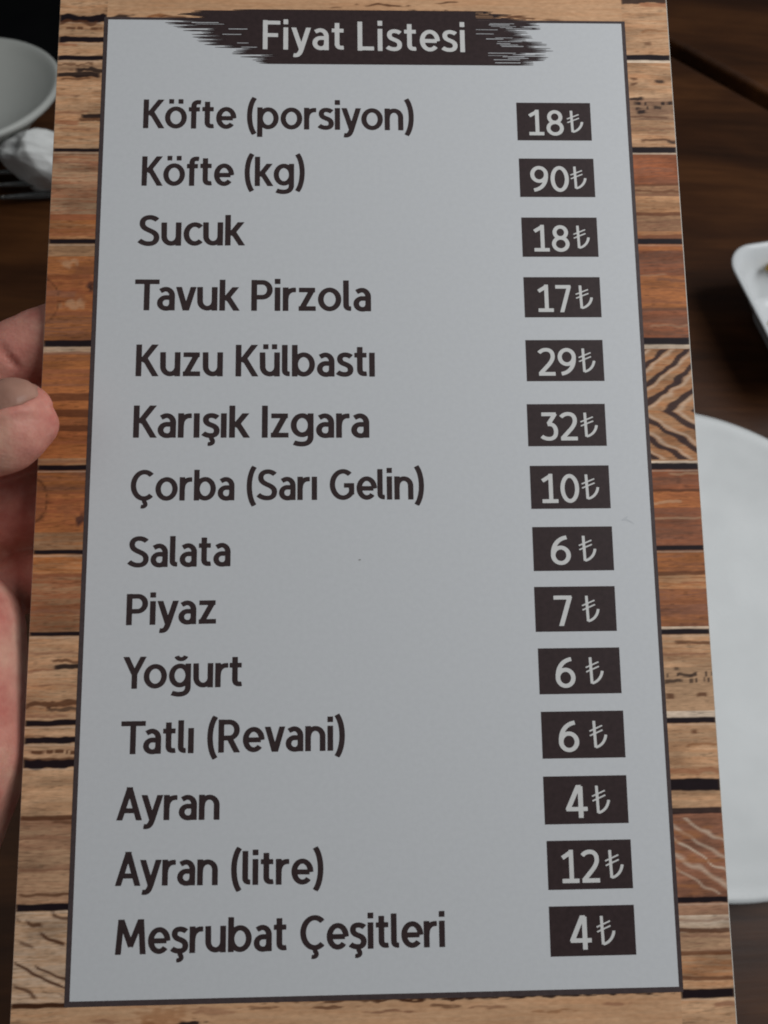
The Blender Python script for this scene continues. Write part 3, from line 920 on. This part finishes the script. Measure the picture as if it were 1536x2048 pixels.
for ch in CH:
    for (p, r), (p2, r2) in zip(ch, ch[1:]):
        b2 = bmesh.new()
        hull_capsule(b2, p, r, p2, r2)
        tm = bpy.data.meshes.new('tmp')
        b2.to_mesh(tm)
        b2.free()
        bm.from_mesh(tm)
        bpy.data.meshes.remove(tm)
hm = bpy.data.meshes.new('hand_raw')
bm.to_mesh(hm)
bm.free()
tmp = bpy.data.objects.new('hand_raw', hm)
COL.objects.link(tmp)
md = tmp.modifiers.new('r', 'REMESH')
md.mode = 'VOXEL'
md.voxel_size = 0.0008
sm = tmp.modifiers.new('s', 'SMOOTH')
sm.factor, sm.iterations = 0.5, 22
dg = bpy.context.evaluated_depsgraph_get()
hand_me = bpy.data.meshes.new_from_object(tmp.evaluated_get(dg))
hand_me.name = 'hand'
bpy.data.objects.remove(tmp)
# creases of the finger joints, pressed into the surface
co = np.empty(len(hand_me.vertices) * 3)
hand_me.vertices.foreach_get('co', co)
co = co.reshape(-1, 3) * 1000
nr = np.empty(len(hand_me.vertices) * 3)
hand_me.vertices.foreach_get('normal', nr)
nr = nr.reshape(-1, 3)
dep = np.zeros(len(co))


def crease(p0, p1, width, depth):
    global dep
    p0, p1 = np.array(p0, float), np.array(p1, float)
    ab = p1 - p0
    t = np.clip(((co - p0) @ ab) / (ab @ ab), 0, 1)
    d = np.linalg.norm(co - (p0 + t[:, None] * ab), axis=1)
    dep = np.maximum(dep, depth * np.exp(-(d / width) ** 2) * np.minimum(1, 4 * np.minimum(t, 1 - t) + .25))


crease((-86.5, 30.0, -2.2), (-79.5, 20.5, -4.0), .9, .95)
crease((-88.0, 24.5, -2.0), (-82.0, 17.5, -4.5), .9, .8)
crease((-90.0, 6.5, 18.0), (-86.5, 1.0, 17.8), .7, .35)
crease((-88.0, 6.8, 18.0), (-84.8, 1.6, 17.5), .6, .25)
crease((-92.2, 6.5, 18.0), (-89, 1.0, 17.8), .7, .3)
from mathutils import noise as mnoise
dep = dep + np.array([.16 * mnoise.noise(Vector(p) / 3.2) + .22 * mnoise.noise(Vector(p) / 7.0) for p in co])
# flesh folds up round the thumbnail
NAX = np.array((14.0, 5.0, -1.0)) / np.linalg.norm((14.0, 5.0, -1.0))
NND = np.array((0, .78, .63)) - NAX * (np.array((0, .78, .63)) @ NAX)
NND /= np.linalg.norm(NND)
NSD = np.cross(NAX, NND)
rel = co - np.array((-90.0, 4.6, 9.4))
al_ = rel @ NAX
ang = np.degrees(np.arctan2(rel @ NSD, rel @ NND))
rad_ = np.linalg.norm(rel - al_[:, None] * NAX, axis=1)
tt = ang / 50.0
out_side = (np.abs(tt) - 1) * math.radians(50) * rad_
out_tip = al_ - (20.6 - 3.2 * np.clip(np.abs(tt), 0, 1) ** 5)
out_base = 8.8 - al_
od = np.maximum(np.maximum(out_side, out_tip), out_base)
near_ = (al_ > 2) & (al_ < 25) & (rad_ < 12)
dep = dep - np.where(near_ & (od > 0), .55 * np.exp(-((od - 1.1) / 1.0) ** 2), 0) + np.where(near_ & (od <= 0) & (od > -1.2), .12, 0)
co = co - nr * dep[:, None]
hand_me.vertices.foreach_set('co', (co / 1000).ravel())
hand_me.update()


def skin_material():
    a = NT('skin')
    v = a.coord()
    f1 = a.noise(v, 95, 5, 0.6)
    f2 = a.noise(v, 420, 5)
    c = a.ramp(f1, [(0.32, (0.50, 0.165, 0.13)), (0.5, (0.59, 0.258, 0.198)), (0.68, (0.65, 0.36, 0.265))])
    g = a.ramp(f2, [(0.3, (0.94, 0.92, 0.91)), (0.7, (1.04, 1.04, 1.04))])
    a.base(a.mix(1.0, c, g, 'MULTIPLY'))
    a.set(Roughness=0.52, Specular_IOR_Level=0.3, Subsurface_Weight=0.25, Subsurface_Scale=0.004)
    a.b.inputs['Subsurface Radius'].default_value = (1.0, 0.35, 0.2)
    vo = a.n('ShaderNodeTexVoronoi')
    vo.inputs['Scale'].default_value = 1100
    a.l(v, vo.inputs['Vector'])
    ad = a.n('ShaderNodeMath', operation='ADD')
    a.l(vo.outputs['Distance'], ad.inputs[0])
    a.l(f2, ad.inputs[1])
    a.bump(ad.outputs[0], 0.16, 0.0004)
    return a.m


hand = link('hand', hand_me, skin_material(), None, True)
hand.matrix_world = CARD
tag(hand, "person's bare left hand gripping the left edge of the menu with the thumb in front", 'hand')

# thumbnail: a curved plate laid on the thumb's back
bv = BVHTree.FromPolygons([v.co for v in hand_me.vertices], [p.vertices for p in hand_me.polygons])
ax = Vector((14.0, 5.0, -1.0)).normalized()
nd = Vector((0, .78, .63))
nd = (nd - ax * nd.dot(ax)).normalized()
sd = ax.cross(nd)
base = Vector((-90.0, 4.6, 9.4))
bm = bmesh.new()
NU, NVn = 32, 32
grid = []
for i in range(NU + 1):
    s = i / NU
    rowv = []
    for j in range(NVn + 1):
        t = (j / NVn - .5) * 2
        lim = 50
        end0 = 8.8 + 1.7 * (1 - math.sqrt(max(0, 1 - (t * .96) ** 2))) * 2
        end1 = 20.6 - 3.2 * abs(t) ** 5
        al = end0 + (end1 - end0) * s
        an = math.radians(lim * t)
        d = nd * math.cos(an) + sd * math.sin(an)
        o = (base + ax * al) * MM
        hit = bv.ray_cast(o + d * 0.03, -d, 0.03)
        p = hit[0] if hit[0] is not None and (hit[0] - o).length < 11 * MM else o + d * 8 * MM
        edge = min(1.0, (1 - abs(t)) * 6) * min(1.0, s * 5 + .1)
        rowv.append(bm.verts.new(p + d * (0.02 + .20 * edge + .22 * s * s) * MM))
    grid.append(rowv)
for i in range(NU):
    for j in range(NVn):
        bm.faces.new((grid[i][j], grid[i + 1][j], grid[i + 1][j + 1], grid[i][j + 1]))
bmesh.ops.solidify(bm, geom=list(bm.faces), thickness=0.35 * MM)
a = NT('nail')
v = a.coord()
a.base(a.ramp(a.noise(v, 160, 3), [(0.3, (0.47, 0.25, 0.185)), (0.7, (0.55, 0.31, 0.23))]))
a.set(Roughness=0.38, Specular_IOR_Level=0.4, Subsurface_Weight=0.1, Subsurface_Scale=0.002)
nail = link('thumbnail', bm_mesh(bm, 'thumbnail'), a.m, hand, True)


# ------------------------------------------------------------------ crockery
def porcelain(name, col=(0.58, 0.595, 0.59), rough=0.22):
    a = NT(name)
    v = a.coord()
    f = a.noise(v, 14, 4)
    a.base(a.ramp(f, [(0.3, tuple(c * .98 for c in col)), (0.7, col)]))
    a.l(a.ramp(a.noise(v, 40, 4), [(0.3, (rough,) * 3), (0.7, (rough * 1.6,) * 3)]), a.b.inputs['Roughness'])
    a.set(Specular_IOR_Level=0.4)
    a.bump(a.noise(v, 14, 1), 0.008, 0.002)
    return a.m


def lathe(profile, n=160):
    bm = bmesh.new()
    rings = []
    for r, z in profile:
        if r < 1e-6:
            rings.append([bm.verts.new((0, 0, z))])
        else:
            rings.append([bm.verts.new((r * math.cos(2 * math.pi * k / n), r * math.sin(2 * math.pi * k / n), z)) for k in range(n)])
    for a_, b_ in zip(rings, rings[1:]):
        for k in range(n):
            k2 = (k + 1) % n
            if len(a_) == 1:
                bm.faces.new((a_[0], b_[k], b_[k2]))
            elif len(b_) == 1:
                bm.faces.new((a_[k], b_[0], a_[k2]))
            else:
                bm.faces.new((a_[k], a_[k2], b_[k2], b_[k]))
    return bm


def smooth_profile(ctrl, n=8):
    """Catmull-Rom through control points"""
    P = [ctrl[0]] + ctrl + [ctrl[-1]]
    out = []
    for i in range(1, len(P) - 2):
        p0, p1, p2, p3 = (np.array(P[k], float) for k in (i - 1, i, i + 1, i + 2))
        for t in np.linspace(0, 1, n, endpoint=False):
            out.append(tuple(.5 * ((2 * p1) + (-p0 + p2) * t + (2 * p0 - 5 * p1 + 4 * p2 - p3) * t * t + (-p0 + 3 * p1 - 3 * p2 + p3) * t ** 3)))
    out.append(tuple(ctrl[-1]))
    return [(max(0, r), z) for r, z in out]


PR = .1185
pl = smooth_profile([(0, .003), (.066, .003), (.073, .0), (.077, .0015), (.083, .0045), (.104, .0108), (PR - .0018, .0165), (PR, .0182), (PR - .0010, .0196), (PR - .0045, .0193), (.106, .0168), (.092, .0128), (.075, .0095), (.05, .0078), (.02, .0072), (0, .0071)], 7)
plate = link('dinner_plate', bm_mesh(lathe(pl), 'dinner_plate'), porcelain('plate_glaze'), None, True)
plate.location = (.1807, .1059, .0)
tag(plate, 'large clean white round plate right of the menu', 'plate')

# small bowl leaning on a napkin
sp = smooth_profile([(0, -.028), (.023, -.028), (.0255, -.031), (.0275, -.029), (.034, -.020), (.046, -.009), (.0535, -.0030), (.0562, -.0014), (.0570, .0006), (.0556, .0020), (.0530, .0012), (.047, -.0035), (.038, -.0088), (.028, -.0125), (.017, -.0142), (0, -.0145)], 7)
side = link('small_bowl', bm_mesh(lathe(sp), 'small_bowl'), porcelain('bowl_glaze', (.50, .51, .475), .35), None, True)
side.location = (-.1927, .4142, .0376)
side.rotation_euler = (R(-10), R(-5), 0)
tag(side, 'small off-white flared bowl leaning over a crumpled napkin at top left', 'bowl')


# square dish with rounded corners
def square_ring(half, rc, z, n=14):
    pts = []
    for cx, cy, a0 in ((1, 1, 0), (-1, 1, 90), (-1, -1, 180), (1, -1, 270)):
        for k in range(n + 1):
            t = R(a0 + 90 * k / n)
            pts.append((cx * (half - rc) + rc * math.cos(t), cy * (half - rc) + rc * math.sin(t), z))
    return pts


bm = bmesh.new()
rings = []
dprof = [(.0205, .009, .0012), (.0215, .0095, .0), (.023, .010, .001), (.0242, .0105, .0045), (.0285, .012, .013), (.0365, .0145, .0235), (.0435, .0166, .0300), (.0458, .0174, .0318), (.0460, .0174, .0330), (.0442, .0166, .0334), (.0422, .0158, .0324),
         (.0372, .0138, .0250), (.0308, .0122, .0138), (.0262, .0115, .0075), (.0232, .011, .0048), (.018, .009, .0040), (.008, .005, .0040)]
for half, rc, z in dprof:
    rings.append([bm.verts.new(p) for p in square_ring(half, rc, z)])
for a_, b_ in zip(rings, rings[1:]):
    m = len(a_)
    for k in range(m):
        bm.faces.new((a_[k], a_[(k + 1) % m], b_[(k + 1) % m], b_[k]))
bm.faces.new(rings[-1])
bm.faces.new(list(reversed(rings[0])))
dish = link('square_dish', bm_mesh(bm, 'square_dish'), porcelain('dish_glaze', (.66, .675, .68), .16), None, True)
dish.location = (.2912, .2876, 0)
dish.rotation_euler = (0, 0, R(12))
tag(dish, 'small white square dish with rounded corners holding a few leftovers', 'dish')
bv2 = dish.modifiers.new('sub', 'SUBSURF')
bv2.levels = bv2.render_levels = 1

# leftovers in the dish: dressing pool and a strip of pickled pepper
bm = bmesh.new()
rp = random.Random(3)
bmesh.ops.create_circle(bm, cap_ends=True, segments=48, radius=.0185)
for vtx in bm.verts:
    an = math.atan2(vtx.co.y, vtx.co.x)
    vtx.co *= 1 + .10 * math.sin(3 * an + 1) + .06 * math.sin(5 * an)
ret = bmesh.ops.extrude_face_region(bm, geom=list(bm.faces))
for e in ret['geom']:
    if isinstance(e, bmesh.types.BMVert):
        e.co.z += .0014
        e.co.x *= .96
        e.co.y *= .96
a = NT('dressing')
a.base(a.ramp(a.noise(a.coord(), 120, 4), [(0.3, (0.40, 0.34, 0.20)), (0.7, (0.62, 0.58, 0.46))]))
a.set(Roughness=0.12, Specular_IOR_Level=0.5)
dr = link('dressing', bm_mesh(bm, 'dressing'), a.m, None, True)
dr.location = (.289, .283, .0041)
tag(dr, 'thin pool of pale oily dressing on the bottom of the square dish', 'sauce')


def tube(path, radii, seg=12, squash=1.0):
    bm = bmesh.new()
    rings = []
    n = len(path)
    for i, p in enumerate(path):
        p = Vector(p)
        t = (Vector(path[min(i + 1, n - 1)]) - Vector(path[max(i - 1, 0)])).normalized()
        up = Vector((0, 0, 1)) if abs(t.z) < .9 else Vector((0, 1, 0))
        s = t.cross(up).normalized()
        v_ = s.cross(t)
        rings.append([bm.verts.new(p + (s * math.cos(2 * math.pi * k / seg) + v_ * math.sin(2 * math.pi * k / seg) * squash) * radii[i]) for k in range(seg)])
    for a_, b_ in zip(rings, rings[1:]):
        for k in range(seg):
            bm.faces.new((a_[k], a_[(k + 1) % seg], b_[(k + 1) % seg], b_[k]))
    bm.faces.new(list(reversed(rings[0])))
    bm.faces.new(rings[-1])
    return bm


pts = [(-.012 + .0022 * k, .0015 * math.sin(k * .7), .0028 + .0006 * math.sin(k * .9)) for k in range(12)]
rad = [.0012, .0022, .0027, .0029, .003, .003, .0029, .003, .0028, .0025, .002, .0011]
a = NT('pickle')
a.base(a.ramp(a.noise(a.coord(), 260, 4), [(0.35, (0.22, 0.15, 0.02)), (0.6, (0.42, 0.25, 0.03)), (0.75, (0.50, 0.32, 0.07))]))
a.set(Roughness=0.25, Specular_IOR_Level=0.5)
pk = link('pickled_pepper', bm_mesh(tube(pts, rad), 'pickled_pepper'), a.m, None, True)
tag(pk, 'yellow green strip of pickled pepper inside the square dish', 'food')

# ------------------------------------------------------------------ napkin under the raised rim
bm = bmesh.new()
bmesh.ops.create_icosphere(bm, subdivisions=6, radius=1.0)
ridges = [(Vector((rp.uniform(-1, 1), rp.uniform(-1, 1), rp.uniform(-1, 1))).normalized(), rp.uniform(.2, 1.0)) for _ in range(26)]
for vtx in bm.verts:
    d = vtx.co.normalized()
    f = 0
    for nv, ph in ridges:
        f += (1 - abs(math.sin(2.6 * d.dot(nv) + ph * 6))) ** 1.6 * .12
    r = .55 + .45 * f / 1.0
    vtx.co = Vector((d.x * .020, d.y * .0095, d.z * .0185)) * r * 1.45
    zt = (vtx.co.z + .019) / .038
    vtx.co.x = vtx.co.x * (.62 + .42 * zt) + .006 * (1 - zt)
    vtx.co.y -= .010 * zt
    vtx.co.z = max(vtx.co.z + .0165, .0006)
a = NT('tissue')
a.base(a.ramp(a.noise(a.coord(), 60, 5), [(0.3, (0.72, 0.73, 0.71)), (0.7, (0.82, 0.82, 0.80))]))
a.set(Roughness=0.95, Specular_IOR_Level=0.05)
a.bump(a.noise(a.coord(), 240, 5), 0.35, 0.0015)
nk = link('crumpled_napkin', bm_mesh(bm, 'crumpled_napkin'), a.m, None, True)
nk.location = (-.1465, .3875, 0)
nk.rotation_euler = (0, 0, R(4))
tag(nk, 'crumpled white paper napkin bunched under the rim of the small bowl', 'napkin')

# ------------------------------------------------------------------ fork
a = NT('steel')
a.b.inputs['Metallic'].default_value = 1.0
a.base(a.ramp(a.noise(a.coord(), 300, 3), [(0.3, (0.17, 0.17, 0.165)), (0.7, (0.25, 0.25, 0.24))]))
a.set(Roughness=0.24)


def fork_mesh():
    """tines to -x, handle to +x, lying on z = 0"""
    bm = bmesh.new()
    def strip(sec):
        rings = []
        for x, y0, y1, z, t in sec:
            b = min(.0005, (y1 - y0) * .3, t * .4)
            pts = [(y0 + b, z), (y1 - b, z), (y1, z + b), (y1, z + t - b), (y1 - b, z + t), (y0 + b, z + t), (y0, z + t - b), (y0, z + b)]
            rings.append([bm.verts.new((x, yy, zz)) for yy, zz in pts])
        for a_, b_ in zip(rings, rings[1:]):
            for k in range(8):
                bm.faces.new((a_[k], a_[(k + 1) % 8], b_[(k + 1) % 8], b_[k]))
        bm.faces.new(rings[0])
        bm.faces.new(list(reversed(rings[-1])))
    zc = lambda x: .0095 * math.exp(-((x + .004) / .020) ** 2) * 0 + .010 * max(0, (.052 - x) / .052) ** 2 * .9 + .0015
    for k in range(4):
        yc = (k - 1.5) * .0066
        sec = []
        for i in range(12):
            x = .044 * i / 11
            hw_ = .0011 + .0010 * min(1, x / .02)
            sec.append((x, yc - hw_, yc + hw_, zc(x), .0011 + .0006 * min(1, x / .02)))
        strip(sec)
    sec = []
    for i in range(34):
        x = .0435 + (.195 - .0435) * i / 33
        if x < .07:
            hw_ = .0122 * (1 - ((x - .0435) / .0265) ** 2 * .72)
        else:
            hw_ = .0034 + .0062 * max(0, (x - .09) / .105) ** 1.3
        z = .0015 + .009 * math.exp(-((x - .092) / .026) ** 2)
        z = max(z, zc(min(x, .052)))
        sec.append((x, -hw_, hw_, z, .0018))
    strip(sec)
    return bm_mesh(bm, 'fork')


fork = link('fork', fork_mesh(), a.m, None, True)
fork.location = (-.174, .3800, .0085)
fork.rotation_euler = (R(48), 0, R(7))
tag(fork, 'steel fork lying beside the crumpled napkin, tines pointing left', 'fork')

# place the pepper strip inside the dish
pk.location = (.2768, .3183, .0228)
pk.rotation_euler = (R(20), 0, R(12))
